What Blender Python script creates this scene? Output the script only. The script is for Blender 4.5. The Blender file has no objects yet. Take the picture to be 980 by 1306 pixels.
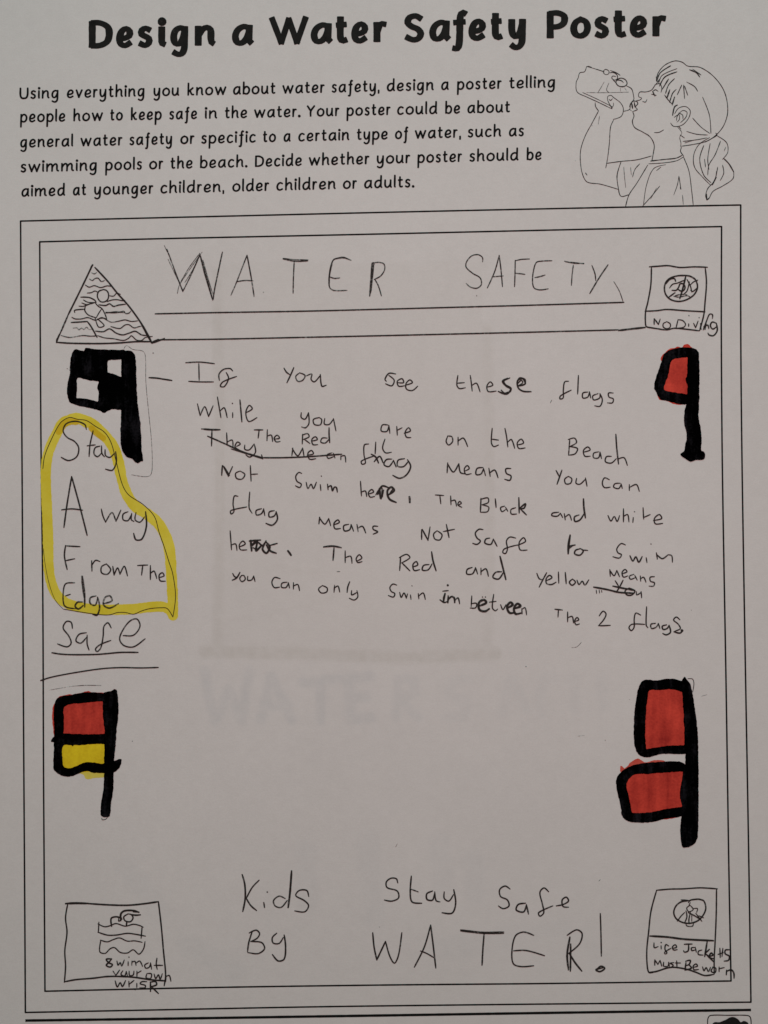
import bpy, math, random
from math import pi, sin, cos, hypot, atan2
from mathutils import Vector, noise
from mathutils.geometry import tessellate_polygon
random.seed(11)
scn = bpy.context.scene
C = scn.collection

# ------------------------------------------------------------------ camera, world, lamps, exposure
S = 0.0002                      # one photograph pixel on the sheet is 0.2 mm
CX, CY = 490.0, 653.0
def P(px, py): return ((px - CX) * S, (CY - py) * S)

cam_d = bpy.data.cameras.new('camera'); cam = bpy.data.objects.new('camera', cam_d); C.objects.link(cam)
cam.location = (0, 0, 0.3413)
cam_d.sensor_fit = 'VERTICAL'; cam_d.sensor_height = 24
cam_d.lens = 24 * 0.34 / (1306 * S)
cam_d.clip_start = 0.01; cam_d.clip_end = 50
scn.camera = cam

w = bpy.data.worlds.new('World'); scn.world = w; w.use_nodes = True
bg = w.node_tree.nodes['Background']
bg.inputs['Color'].default_value = (0.945, 0.985, 0.82, 1); bg.inputs['Strength'].default_value = 0.101

def area(name, loc, size, power, col, target=(0, 0, 0)):
    l = bpy.data.lights.new(name, 'AREA'); l.shape = 'DISK'; l.size = size; l.energy = power; l.color = col
    o = bpy.data.objects.new(name, l); C.objects.link(o); o.location = loc
    o.rotation_euler = (Vector(target) - Vector(loc)).to_track_quat('-Z', 'Y').to_euler()
    return o
area('pink_centre_lamp', (0.02, 0.06, 0.42), 0.08, 0.73, (1.0, 0.64, 0.66), (0.02, 0.06, 0))  # added lamp, fitted in place and tint to turn the sheet's middle pinkish
area('cool_top_lamp', (0.05, 1.0, 0.7), 0.5, 3.75, (0.34, 1.0, 0.99), (0, 0, 0))  # added unseen lamp, tint fitted for a cool fall-off from top to bottom
scn.view_settings.view_transform = 'Standard'; scn.view_settings.look = 'None'
scn.view_settings.exposure = 0.035; scn.view_settings.gamma = 1.0
scn.render.engine = 'CYCLES'
scn.cycles.transparent_max_bounces = 40

# ------------------------------------------------------------------ materials
def mat(name):
    m = bpy.data.materials.new(name); m.use_nodes = True
    nt = m.node_tree; b = nt.nodes['Principled BSDF']
    return m, nt, b
def node(nt, t, **kw):
    n = nt.nodes.new(t)
    for k, v in kw.items(): setattr(n, k, v)
    return n
def noise_n(nt, scale, detail=2.0, rough=0.5, vec=None):
    n = node(nt, 'ShaderNodeTexNoise'); n.inputs['Scale'].default_value = scale
    n.inputs['Detail'].default_value = detail; n.inputs['Roughness'].default_value = rough
    if vec: nt.links.new(vec, n.inputs['Vector'])
    return n.outputs['Fac']
def mathn(nt, op, a, b=None, clamp=False):
    n = node(nt, 'ShaderNodeMath', operation=op); n.use_clamp = clamp
    for i, v in enumerate((a, b)):
        if v is None: continue
        if isinstance(v, (int, float)): n.inputs[i].default_value = v
        else: nt.links.new(v, n.inputs[i])
    return n.outputs[0]
def mrange(nt, v, a, b, c, d, smooth=False):
    n = node(nt, 'ShaderNodeMapRange'); n.clamp = True
    if smooth: n.interpolation_type = 'SMOOTHSTEP'
    nt.links.new(v, n.inputs[0])
    for i, x in enumerate((a, b, c, d)): n.inputs[i + 1].default_value = x
    return n.outputs[0]
def mixc(nt, f, a, b, blend='MIX'):
    n = node(nt, 'ShaderNodeMix', data_type='RGBA', blend_type=blend)
    if isinstance(f, (int, float)): n.inputs[0].default_value = f
    else: nt.links.new(f, n.inputs[0])
    for i, v in ((6, a), (7, b)):
        if isinstance(v, tuple): n.inputs[i].default_value = (*v, 1)
        else: nt.links.new(v, n.inputs[i])
    return n.outputs[2]
def objco(nt, scale=None):
    t = node(nt, 'ShaderNodeTexCoord').outputs['Object']
    if scale:
        m = node(nt, 'ShaderNodeMapping'); m.inputs['Scale'].default_value = scale
        nt.links.new(t, m.inputs['Vector']); t = m.outputs['Vector']
    return t

# copier paper: fine grain, faint clouding, marks from the sheet beneath showing faintly
PAPER = (0.755, 0.735, 0.71)
m_paper, nt, b = mat('copier_paper')
co = objco(nt)
fine = noise_n(nt, 2600, 3, 0.7, co); mid = noise_n(nt, 420, 3, 0.6, co); cloud = noise_n(nt, 22, 4, 0.55, co)
fib = noise_n(nt, 1, 2, 0.6, objco(nt, (700, 2600, 1000)))
v = mathn(nt, 'ADD', mrange(nt, fine, 0.3, 0.7, 0.965, 1.03), mrange(nt, mid, 0.3, 0.7, -0.018, 0.018))
v = mathn(nt, 'ADD', v, mrange(nt, cloud, 0.3, 0.7, -0.02, 0.02))
v = mathn(nt, 'ADD', v, mrange(nt, fib, 0.3, 0.7, -0.012, 0.012))
hsv = node(nt, 'ShaderNodeHueSaturation'); hsv.inputs['Color'].default_value = (*PAPER, 1)
nt.links.new(v, hsv.inputs['Value'])
at = node(nt, 'ShaderNodeVertexColor'); at.layer_name = 'show_through'
sep = node(nt, 'ShaderNodeSeparateColor'); nt.links.new(at.outputs['Color'], sep.inputs[0])
col = mixc(nt, sep.outputs[0], hsv.outputs['Color'], (0.32, 0.39, 0.44))
col = mixc(nt, sep.outputs[1], col, (0.47, 0.44, 0.37))
nt.links.new(col, b.inputs['Base Color'])
b.inputs['Roughness'].default_value = 0.85; b.inputs['Specular IOR Level'].default_value = 0.2
bp = node(nt, 'ShaderNodeBump'); bp.inputs['Strength'].default_value = 0.22; bp.inputs['Distance'].default_value = 0.0001
nt.links.new(mathn(nt, 'ADD', fine, mathn(nt, 'MULTIPLY', mid, 1.5)), bp.inputs['Height'])
nt.links.new(bp.outputs[0], b.inputs['Normal'])

def line_mat(name, dark, light, grain, gain, rough=0.6, edge=0.5, gscale=2200, spec=0.3, sheen=None):
    """a drawn or printed line: opacity from pressure, paper grain and a soft edge"""
    m, nt, b = mat(name)
    co = objco(nt)
    uv = node(nt, 'ShaderNodeUVMap').outputs[0]
    sx = node(nt, 'ShaderNodeSeparateXYZ'); nt.links.new(uv, sx.inputs[0])
    a = mathn(nt, 'ABSOLUTE', mathn(nt, 'SUBTRACT', mathn(nt, 'MULTIPLY', sx.outputs[0], 2.0), 1.0))
    e = mrange(nt, a, edge, 1.0, 1.0, 0.0, True)
    g = noise_n(nt, gscale, 2, 0.6, co); g2 = noise_n(nt, gscale * 0.25, 2, 0.6, co)
    pa = node(nt, 'ShaderNodeAttribute', attribute_name='pressure').outputs['Fac']
    k = mathn(nt, 'ADD', mathn(nt, 'MULTIPLY', pa, gain), mrange(nt, g, 0.3, 0.7, -grain, grain))
    k = mathn(nt, 'ADD', k, mrange(nt, g2, 0.3, 0.7, -grain * 0.6, grain * 0.6), True)
    k = mathn(nt, 'MULTIPLY', k, e, True)
    nt.links.new(k, b.inputs['Alpha'])
    nt.links.new(mixc(nt, g2, dark, light), b.inputs['Base Color'])
    b.inputs['Roughness'].default_value = rough; b.inputs['Specular IOR Level'].default_value = spec
    return m
m_print = line_mat('printer_toner', (0.004, 0.004, 0.004), (0.009, 0.009, 0.009), 0.06, 1.25, 0.7, 0.6, spec=0.06)
m_title = line_mat('printer_toner_heavy', (0.004, 0.004, 0.004), (0.025, 0.024, 0.022), 0.12, 1.03, 0.7, 0.9, 1500, spec=0.1)
m_thin = line_mat('printer_toner_fine', (0.010, 0.010, 0.010), (0.025, 0.025, 0.022), 0.25, 1.0, 0.6, 0.4, 1500, spec=0.1)
m_pencil = line_mat('graphite', (0.012, 0.009, 0.008), (0.040, 0.033, 0.030), 0.32, 1.18, 0.6, 0.5, 1900, 0.1)
m_pen = line_mat('ink_pen', (0.008, 0.007, 0.008), (0.016, 0.014, 0.016), 0.12, 1.15, 0.5, 0.5, spec=0.1)

def marker(name, dark, light, streak, rough=0.5, alpha=1.0, patch=0.5, spec=0.3, lohi=(0.32, 0.68), fine_amt=0.25):
    m, nt, b = mat(name)
    s = noise_n(nt, 1, 3, 0.6, objco(nt, streak)); p = noise_n(nt, 160, 3, 0.6, objco(nt)); f = noise_n(nt, 1800, 2, 0.6, objco(nt))
    t = mathn(nt, 'ADD', mathn(nt, 'MULTIPLY', s, 1 - patch), mathn(nt, 'MULTIPLY', p, patch))
    t = mathn(nt, 'ADD', t, mrange(nt, f, 0.3, 0.7, -0.06 * fine_amt * 4, 0.06 * fine_amt * 4))
    t = mrange(nt, t, lohi[0], lohi[1], 0, 1)
    nt.links.new(mixc(nt, t, dark, light), b.inputs['Base Color'])
    b.inputs['Roughness'].default_value = rough; b.inputs['Specular IOR Level'].default_value = spec
    b.inputs['Alpha'].default_value = alpha
    return m
m_black = marker('black_marker', (0.0008, 0.0008, 0.0009), (0.019, 0.018, 0.022), (700, 70, 1), 0.7, 1, 0.45, 0.0, (0.50, 0.76))  # lighter tone: uneven ink streaks plus sheen patches painted into the colour
m_red = marker('red_marker', (0.36, 0.024, 0.018), (0.80, 0.080, 0.050), (420, 45, 1), 0.6, 1, 0.5, 0.1, (0.3, 0.7))
m_redthin = marker('red_marker_bleed', (0.62, 0.07, 0.045), (0.72, 0.13, 0.09), (500, 300, 1), 0.6, 0.92, 0.45, 0.15)
m_yellow = marker('yellow_marker', (0.70, 0.50, 0.010), (0.96, 0.76, 0.02), (300, 60, 1), 0.6, 1, 0.5, 0.15)
m_yellowthin = marker('yellow_marker_bleed', (0.78, 0.66, 0.08), (0.86, 0.76, 0.16), (300, 60, 1), 0.6, 0.9, 0.5, 0.15)
m_hl = marker('yellow_highlighter', (0.80, 0.66, 0.035), (0.90, 0.78, 0.085), (80, 80, 1), 0.7, 0.93, 0.6, 0.15)
m_hl2 = marker('yellow_highlighter_twice', (0.78, 0.54, 0.012), (0.84, 0.62, 0.03), (80, 80, 1), 0.7, 0.8, 0.6, 0.15)

# ------------------------------------------------------------------ sheet height and mesh building
def height(x, y):
    """the sheet lies almost flat with a gentle cockle"""
    return 0.00028 * noise.noise(Vector((x * 11, y * 9, 3.7))) + 0.00006 * noise.noise(Vector((x * 24, y * 20, 9.1))) + 0.0012
zc = [0]
def next_z():
    zc[0] += 1
    return (zc[0] % 45) * 1.0e-6

class Mesh:
    def __init__(s): s.v = []; s.f = []; s.uv = []; s.p = []
    def tri(s, ids): s.f.append(ids)
    def build(s, name, m, parent, kind=None):
        me = bpy.data.meshes.new(name); me.from_pydata(s.v, [], s.f); me.materials.append(m)
        u = me.uv_layers.new(name='UVMap')
        for lp in me.loops: u.data[lp.index].uv = s.uv[lp.vertex_index]
        a = me.attributes.new('pressure', 'FLOAT', 'POINT'); a.data.foreach_set('value', s.p)
        o = bpy.data.objects.new(name, me); C.objects.link(o); o.parent = parent
        if kind: o['kind'] = kind
        return o

def cr(pts, step, closed=False):
    """centripetal-like Catmull-Rom resampled at about `step` pixels"""
    n = len(pts)
    if n == 1: pts = [pts[0], (pts[0][0] + .35, pts[0][1] + .3)]; n = 2
    out = []
    rng = range(n) if closed else range(n - 1)
    for i in rng:
        if closed: p0, p1, p2, p3 = pts[i - 1], pts[i], pts[(i + 1) % n], pts[(i + 2) % n]
        else: p0, p1, p2, p3 = pts[max(i - 1, 0)], pts[i], pts[i + 1], pts[min(i + 2, n - 1)]
        d = hypot(p2[0] - p1[0], p2[1] - p1[1])
        k = max(1, min(60, int(d / step)))
        d0 = hypot(p1[0]-p0[0], p1[1]-p0[1]) or d; d2 = hypot(p3[0]-p2[0], p3[1]-p2[1]) or d
        m1 = [((p2[j]-p0[j]) * d / (d + d0)) for j in (0, 1)]; m2 = [((p3[j]-p1[j]) * d / (d + d2)) for j in (0, 1)]
        for q in range(k):
            t = q / k; t2 = t*t; t3 = t2*t
            out.append(tuple((2*t3-3*t2+1)*p1[j] + (t3-2*t2+t)*m1[j] + (-2*t3+3*t2)*p2[j] + (t3-t2)*m2[j] for j in (0, 1)))
    if not closed: out.append(pts[-1])
    return out

def ribbon(M, pts, wd, press=1.0, base=1.2e-4, step=1.0, jit=0.05, taper=0.7, cap='round', wob=0.0, closed=False, pvar=0.12, widths=None, contrast=0.0):
    """a line lying on the sheet; pts in photograph pixels, wd in pixels"""
    z0 = base + next_z()
    if wob: pts = [(x + random.uniform(-wob, wob), y + random.uniform(-wob, wob)) for x, y in pts]
    c = cr(pts, step, closed)
    if closed: c.append(c[0])
    n = len(c); sd = random.uniform(0, 99); h = wd / 2
    L = [0]
    for i in range(1, n): L.append(L[-1] + hypot(c[i][0]-c[i-1][0], c[i][1]-c[i-1][1]))
    tot = L[-1] or 1
    rows = []
    for i in range(n):
        a = c[max(i-1, 0)]; b_ = c[min(i+1, n-1)]
        if closed and i in (0, n-1): a = c[n-2]; b_ = c[1]
        dx, dy = b_[0]-a[0], b_[1]-a[1]; d = hypot(dx, dy) or 1; dx /= d; dy /= d
        e = min(L[i], tot - L[i]) / (3 * h + 1e-6)
        tf = 1.0 if closed else taper + (1 - taper) * min(1, e)
        q = h * tf * (1 + jit * 2 * noise.noise(Vector((L[i] * 0.18, sd, 0))) + jit * noise.noise(Vector((L[i] * 0.7, sd, 5))))
        if contrast: q *= 1 - contrast * dx * dx
        if widths: q *= widths(L[i] / tot)
        pr = press * (1 + pvar * 2 * noise.noise(Vector((L[i] * 0.06, sd, 9))))
        rows.append((c[i], dx, dy, q, pr, L[i]))
    def vert(x, y, u, vv, p, zz):
        X, Y = P(x, y); M.v.append((X, Y, height(X, Y) + zz)); M.uv.append((u, vv)); M.p.append(p); return len(M.v) - 1
    prev = None
    zr = lambda i: z0 + 0.8e-6 * i / n
    for i, (p, dx, dy, q, pr, l) in enumerate(rows):
        A = vert(p[0] - dy*q, p[1] + dx*q, 0, l, pr, zr(i)); Mid = vert(p[0], p[1], 0.5, l, pr, zr(i)); B = vert(p[0] + dy*q, p[1] - dx*q, 1, l, pr, zr(i))
        if prev:
            M.f.append((prev[0], prev[1], Mid, A)); M.f.append((prev[1], prev[2], B, Mid))
        else: first = (A, Mid, B)
        prev = (A, Mid, B)
    if not closed:
        for (p, dx, dy, q, pr, l), sgn, ends, i in ((rows[0], -1, first, 0), (rows[-1], 1, prev, n)):
            K = 6; last = ends[2] if sgn > 0 else ends[0]; endv = ends[0] if sgn > 0 else ends[2]
            ring = [last]
            for k in range(1, K):
                t = pi * k / K; cc, ss = cos(t), sin(t)
                if cap == 'square':
                    ex = 0.35; cc = math.copysign(abs(cc) ** ex, cc); ss = abs(ss) ** ex * 0.55
                fx, fy = dx * sgn, dy * sgn
                # side vector towards `last`
                sxv, syv = (dy, -dx) if sgn > 0 else (-dy, dx)
                ring.append(vert(p[0] + sxv*q*cc + fx*q*ss, p[1] + syv*q*cc + fy*q*ss, 1.0 if cap != 'square' else 0.98, l, pr, zr(i)))
            ring.append(endv)
            for k in range(len(ring) - 1): M.f.append((ends[1], ring[k], ring[k+1]))

def poly(M, outer, holes=(), base=1.5e-4, jit=0.35, step=1.2, smooth=True):
    """an inked area with its own ragged outline"""
    z0 = base + next_z(); loops = []
    for lp in (outer, *holes):
        c = cr(lp, step, True) if smooth else lp
        sd = random.uniform(0, 99); r = []
        for i, (x, y) in enumerate(c):
            a = c[i-1]; b_ = c[(i+1) % len(c)]
            dx, dy = b_[0]-a[0], b_[1]-a[1]; d = hypot(dx, dy) or 1
            k = jit * (noise.noise(Vector((x * .25, y * .25, sd))) * 1.6 + noise.noise(Vector((x * .9, y * .9, sd))))
            r.append((x - dy/d*k, y + dx/d*k))
        loops.append(r)
    off = len(M.v); tris = tessellate_polygon([[Vector((x, y, 0)) for x, y in l] for l in loops])
    for l in loops:
        for x, y in l:
            X, Y = P(x, y); M.v.append((X, Y, height(X, Y) + z0)); M.uv.append((0.5, 0)); M.p.append(1)
    tris = [tuple(off + i for i in t) for t in tris]; cache = {}; done = []; LIM = 0.0025
    def dist(i, j): return hypot(M.v[i][0]-M.v[j][0], M.v[i][1]-M.v[j][1])
    while tris:
        t = tris.pop(); e = max(((dist(t[k], t[(k+1) % 3]), k) for k in range(3)))
        if e[0] <= LIM: done.append(t); continue
        i, j, k = t[e[1]], t[(e[1]+1) % 3], t[(e[1]+2) % 3]; key = (min(i, j), max(i, j))
        if key not in cache:
            X = (M.v[i][0]+M.v[j][0])/2; Y = (M.v[i][1]+M.v[j][1])/2
            M.v.append((X, Y, height(X, Y) + z0)); M.uv.append((0.5, 0)); M.p.append(1); cache[key] = len(M.v) - 1
        m_ = cache[key]; tris += [(i, m_, k), (m_, j, k)]
    for t in done:
        a, b_, c_ = [M.v[i] for i in t]
        if (b_[0]-a[0])*(c_[1]-a[1]) - (b_[1]-a[1])*(c_[0]-a[0]) < 0: t = t[::-1]
        M.f.append(t)

# regions of the traced sheet: origin and size of one traced unit, in photograph pixels
R = dict(px=(0, 0, 1), h1=(190, 305, 200/980), h2=(350, 305, 200/980), h3=(570, 305, 270/980), tri=(60, 325, 160/980),
         nd=(800, 325, 150/980), ck=(70, 430, 160/980), y1=(40, 520, 200/980), y2=(40, 660, 200/980), rf=(820, 430, 110/845),
         ry=(50, 870, 140/980), rr=(770, 855, 160/871), sw=(60, 1130, 180/980), k1=(290, 1100, 250/980), k2=(460, 1100, 340/980),
         lj=(800, 1120, 180/980), a1=(180, 445, .25), b1=(360, 445, .25), c1=(560, 460, .25), d1=(640, 560, .25), e1=(240, 580, .25),
         f1=(450, 580, .25), g1=(650, 690, .25), i1=(280, 680, .25), j1=(470, 690, .25), girl=(710, 60, 250/980), lg=(890, 1280, 90/980))
def parse(reg, s):
    x0, y0, k = R[reg]; out = []
    for st in s.split(';'):
        wm = pm = 1.0; pts = []
        for t in st.split():
            if t[0] == 'w': wm = float(t[1:])
            elif t[0] == 'p' : pm = float(t[1:])
            else:
                a, b_ = t.split(','); pts.append((x0 + float(a)*k, y0 + float(b_)*k))
        if pts: out.append((pts, wm, pm))
    return out
def strokes(name, parent, reg, s, wd=1.5, press=0.85, m=None, base=6e-5, **kw):
    M = Mesh(); thick = 1.0 if m in (m_thin, m_pen) else 1.42
    for pts, wm, pm in parse(reg, s):
        if len(pts) == 1: ribbon(M, pts, wd * wm * 1.25, press * pm, base, taper=1.0)
        else: ribbon(M, pts, wd * wm * thick, press * pm, base, **kw)
    return M.build(name, m or m_pencil, parent)
def empty(name, parent, label=None):
    o = bpy.data.objects.new(name, None); C.objects.link(o); o.parent = parent; o.empty_display_size = 0.01
    if label: o['label'] = label
    return o

# ------------------------------------------------------------------ the table under the sheet
m_table, nt, b = mat('table_wood')
g = noise_n(nt, 1, 5, 0.6, objco(nt, (6, 90, 10)))
nt.links.new(mixc(nt, g, (0.22, 0.13, 0.07), (0.36, 0.24, 0.14)), b.inputs['Base Color']); b.inputs['Roughness'].default_value = 0.5
me = bpy.data.meshes.new('table_top')
vs = [(x, y, z) for z in (-0.03, 0.0) for x, y in ((-.6, -.5), (.6, -.5), (.6, .5), (-.6, .5))]
me.from_pydata(vs, [], [(3,2,1,0), (4,5,6,7), (0,1,5,4), (1,2,6,5), (2,3,7,6), (3,0,4,7)]); me.materials.append(m_table)
tb = bpy.data.objects.new('table_top', me); C.objects.link(tb); tb['kind'] = 'structure'

# ------------------------------------------------------------------ the poster
poster = empty('safety_poster', None)
poster['label'] = 'white worksheet page with printed heading and pencil and felt pen water safety poster'
poster['category'] = 'poster'

# marks of the sheet beneath, faintly showing: rows of (points, half width, channel, strength)
G = []
def gh(s, hw, ch, st):
    for q in s.split(';'):
        G.append(([tuple(map(float, t.split(','))) for t in q.split()], hw, ch, st))
gh('277,350 281,600 278,832', 7, 1, .34); gh('262,831 400,834 520,839 632,834', 8, 1, .42); gh('622,420 624,640 622,828', 7, 1, .26)
gh('285,340 420,342 620,338', 6, 1, .13); gh('290,792 340,785 400,770 440,755; 300,745 350,725 420,732', 5, 1, .20)
gh('380,560 470,548 560,560 600,552; 330,690 420,672 520,690 600,680; 470,780 540,792 610,780', 6, 1, .14)
gh('262,856 266,885 275,920 292,880 308,918 318,856', 6.5, 0, .17); gh('333,918 346,862 372,918; 338,900 368,900', 6.5, 0, .17)
gh('386,870 434,866; 410,868 408,920', 6.5, 0, .17); gh('474,862 446,866 448,918 474,915; 448,890 468,889', 6.5, 0, .16)
gh('506,916 508,866;508,866 528,866 530,884 510,890;512,892 534,916', 6, 0, .13)
gh('597,868 576,870 574,886 596,896 592,914 570,916; 640,910 652,868 672,905; 690,912 690,868 706,864; 732,862 734,905; 768,864 770,900', 7, 0, .07)
gh('390,1085 392,1150; 470,1070 476,1140; 560,1075 566,1130; 604,1098 606,1139; 470,1105 478,1170; 160,1105 200,1160; 240,1205 300,1240; 560,1210 640,1200', 14, 0, .075)
gh('640,1190 720,1185 760,1215', 10, 0, .05)
bbs = [(min(p[0] for p in g[0]) - 2*g[1], max(p[0] for p in g[0]) + 2*g[1], min(p[1] for p in g[0]) - 2*g[1], max(p[1] for p in g[0]) + 2*g[1]) for g in G]
def ghost(px, py):
    r = [0.0, 0.0]
    for (pts, hw, ch, st), bb in zip(G, bbs):
        if not (bb[0] < px < bb[1] and bb[2] < py < bb[3]): continue
        d = 1e9
        for (ax, ay), (bx, by) in zip(pts, pts[1:]):
            vx, vy = bx-ax, by-ay; t = max(0, min(1, ((px-ax)*vx + (py-ay)*vy) / (vx*vx + vy*vy)))
            d = min(d, hypot(px-ax-t*vx, py-ay-t*vy))
        t = max(0, min(1, (hw * 1.45 - d) / (hw * 0.9))); t = t*t*(3-2*t)
        r[ch] = max(r[ch], (0.72 if ch == 0 else 0.55) * st * t * (0.85 + 0.5 * noise.noise(Vector((px * .12, py * .12, 1)))))
    if 284 < px < 616 and 345 < py < 828: r[1] = max(r[1], 0.06)
    return r
NX, NY = 263, 372
X0, X1, Y0, Y1 = -36.0, 1014.0, -58.0, 1427.0
verts = []; cols = []
for j in range(NY):
    for i in range(NX):
        px = X0 + (X1-X0)*i/(NX-1); py = Y0 + (Y1-Y0)*j/(NY-1); x, y = P(px, py)
        verts.append((x, y, height(x, y))); gr = ghost(px, py); cols += [gr[0], gr[1], 0, 1]
n1 = len(verts)
faces = [(j*NX+i, (j+1)*NX+i, (j+1)*NX+i+1, j*NX+i+1) for j in range(NY-1) for i in range(NX-1)]
rim = [i for i in range(NX)] + [j*NX+NX-1 for j in range(1, NY)] + [(NY-1)*NX+i for i in range(NX-2, -1, -1)] + [j*NX for j in range(NY-2, 0, -1)]
for k in rim: x, y, z = verts[k]; verts.append((x, y, z - 0.0001)); cols += [0, 0, 0, 1]
nr = len(rim)
for k in range(nr): faces.append((rim[k], rim[(k+1) % nr], n1 + (k+1) % nr, n1 + k))
me = bpy.data.meshes.new('paper_sheet'); me.from_pydata(verts, [], faces); me.materials.append(m_paper)
ca = me.color_attributes.new('show_through', 'FLOAT_COLOR', 'POINT'); ca.data.foreach_set('color', cols)
me.polygons.foreach_set('use_smooth', [True] * len(me.polygons))
sheet = bpy.data.objects.new('paper_sheet', me); C.objects.link(sheet); sheet.parent = poster

# ------------------------------------------------------------------ printed lettering: glyph centre lines, x-height = 100
GL = {
'a': ('80,92 50,101 16,80 2,40 14,4 40,1 66,28 80,68;82,100 80,40 82,12 100,2', 90),
'b': ('4,165 3,2;4,58 32,96 66,100 97,72 96,30 70,1 35,-1 3,12', 84), 'c': ('95,90 60,102 22,86 2,46 18,8 56,-2 97,12', 74),
'd': ('78,90 50,101 15,82 2,42 16,4 44,1 68,26 80,60;82,165 80,40 83,10 100,2', 90), 'e': ('8,42 50,44 88,58 92,84 62,102 24,88 2,45 14,8 52,-2 95,14', 78),
'f': ('100,152 84,160 64,150 56,112 53,20 48,-35 34,-62 2,-60;10,98 92,101', 60), 'g': ('86,92 55,101 18,84 3,44 16,8 46,3 74,32 88,70;91,100 89,30 86,-30 66,-58 36,-62 6,-50', 82),
'h': ('4,165 3,0;4,50 30,88 56,100 76,84 78,30 82,8 100,2', 84), 'i': ('30,100 28,32 38,8 95,2;34,142', 24),
'k': ('4,165 3,0;86,98 8,46;36,58 60,18 78,3 100,4', 78), 'l': ('24,165 22,25 36,4 95,2', 26),
'm': ('2,100 3,0;4,52 18,88 34,100 45,84 46,0;47,52 62,88 78,100 87,82 88,28 91,7 100,2', 136), 'n': ('3,100 3,0;4,52 28,88 54,100 75,84 78,28 82,8 100,2', 84),
'o': ('50,101 16,84 0,48 13,12 48,-1 85,14 100,50 86,86 50,101', 88), 'p': ('4,100 3,-74;4,58 32,96 66,100 97,72 96,30 70,1 35,-1 5,14', 85),
'r': ('4,100 4,0;5,50 32,88 62,101 98,97', 52), 's': ('92,92 55,102 18,90 16,66 50,53 86,38 86,12 50,-3 4,8', 64),
't': ('38,140 36,30 48,5 70,0 98,6;2,98 92,101', 60), 'u': ('3,100 3,30 20,3 46,3 70,30 80,62;81,100 80,30 84,7 100,2', 86),
'v': ('2,100 46,0;46,0 97,100', 80), 'w': ('1,100 25,0;25,0 50,94;50,94 74,0;74,0 99,100', 126),
'y': ('4,100 6,36 26,5 52,7 76,36 88,70;93,100 91,20 86,-34 62,-60 30,-63 5,-50', 82),
'D': ('4,142 4,0;4,142 48,140 90,114 99,70 86,24 48,2 4,0', 104), 'P': ('4,0 4,142;4,141 56,143 97,122 95,82 58,60 4,58', 84),
'S': ('94,128 62,144 20,134 8,104 34,80 76,62 96,34 78,4 42,-2 2,14', 84), 'U': ('3,142 4,45 20,6 50,-2 82,8 97,50 97,142', 98),
'W': ('1,142 28,0;28,0 50,136;50,136 74,0;74,0 99,142', 150), 'Y': ('2,142 48,70;97,142 48,70 47,0', 100),
',': ('70,6 30,-30', 16), '.': ('50,4', 10)}
def glyph(M, ch, xa, xb, by, xh, wd, slope, cap, press, lean=0.0, jit=0.04, taper=0.92, base=3e-5, con=0.08):
    for st in GL[ch][0].split(';'):
        q = []
        for t in st.split():
            a, b_ = map(float, t.split(','))
            yy = wd*(1-con)/2 + b_/100*(xh - wd*(1-con))
            if ch in 'adhnu': a = a*1.1 if a <= 82 else 90.2 + (a-82)*9.8/18
            x = xa + wd/2 + a/100*max(xb - xa - wd, 0.01) + lean*yy
            q.append((x, by - yy + slope*(x - xa)))
        if len(q) == 1: ribbon(M, q, wd*1.25, press, base, taper=1, step=wd*.2)
        else: ribbon(M, q, wd, press, base, step=max(wd*.22, .45), jit=jit, taper=taper, cap=cap, pvar=0.03, contrast=con)

title = empty('printed_title', poster)
TL = 'D 112 144.5,e 147.5 171.3,s 173.8 196.5,i 200.2 214.6,g 216.3 242,n 247.5 276.8,a 295 325,W 342.5 394.5,a 395.5 425.8,t 425.4 446.3,e 447.5 471.3,r 475.8 496.3,S 514 542.5,a 546.8 576.3,f 573.8 598.3,e 597 621.3,t 623.3 643.8,y 647.5 672.5,P 696.3 725,o 727 754.3,s 756.3 778.5,t 779.5 801.3,e 802.5 826.8,r 831.5 852.5'
for it in TL.split(','):
    ch, a, b_ = it.split(); a = float(a); b_ = float(b_)
    M = Mesh(); glyph(M, ch, a, b_, 62.2 - 0.0198*(a-112), 28.4, 9.6 if ch not in 'W' else 8.4, -0.0198, 'square', 1.0, jit=0.03, taper=1.0, con=0.2)
    M.build('title_letter', m_title, title)

para = empty('printed_paragraph', poster)
LN = [(126.6, 24, -.0208, 'Using 24.1 75.7,everything 84.7 185.3,you 195.1 229.2,know 238.4 289.2,about 296.7 352,water 359.6 414.7,safety~ 422.5 484,design 492.9 554,a 562.2 573.2,poster 582.5 640.4,telling 648.8 709'),
 (156.4, 25, -.0199, 'people 25.1 83.9,how 92.9 131.8,to 139.8 157.1,keep 166.3 206.7,safe 215.3 252,in 260.8 277.6,the 286.1 315.9,water. 323.5 382,Your 390.6 433.5,poster 441.6 498.8,could 506.1 558.6,be 567.3 587.6,about 595.7 651.2'),
 (188.6, 25, -.0224, 'general 25.1 93.9,water 102 156.7,safety 164.5 220.4,or 229.6 248.6,specific 256.1 326.9,to 334.7 352.5,a 361.2 371.4,certain 380 446.3,type 454.5 495.3,of 503.5 521.2,water~ 528.6 588,such 596.1 640,as 648.6 669'),
 (220.2, 25, -.0236, 'swimming 25.5 124.5,pools 133.7 181.8,or 189.8 208.8,the 216.7 246.3,beach. 254.5 314.3,Decide 324.5 385.7,whether 393.3 471.8,your 480 523.9,poster 532 590,should 598.2 662,be 671.2 691.4'),
 (251.3, 26, -.0240, 'aimed 26.7 83.7,at 92.4 110.4,younger 119.4 196.1,children~ 204.1 286.1,older 295.9 343.9,children 352 429,or 437.1 455.9,adults. 464 527.3')]
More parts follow.
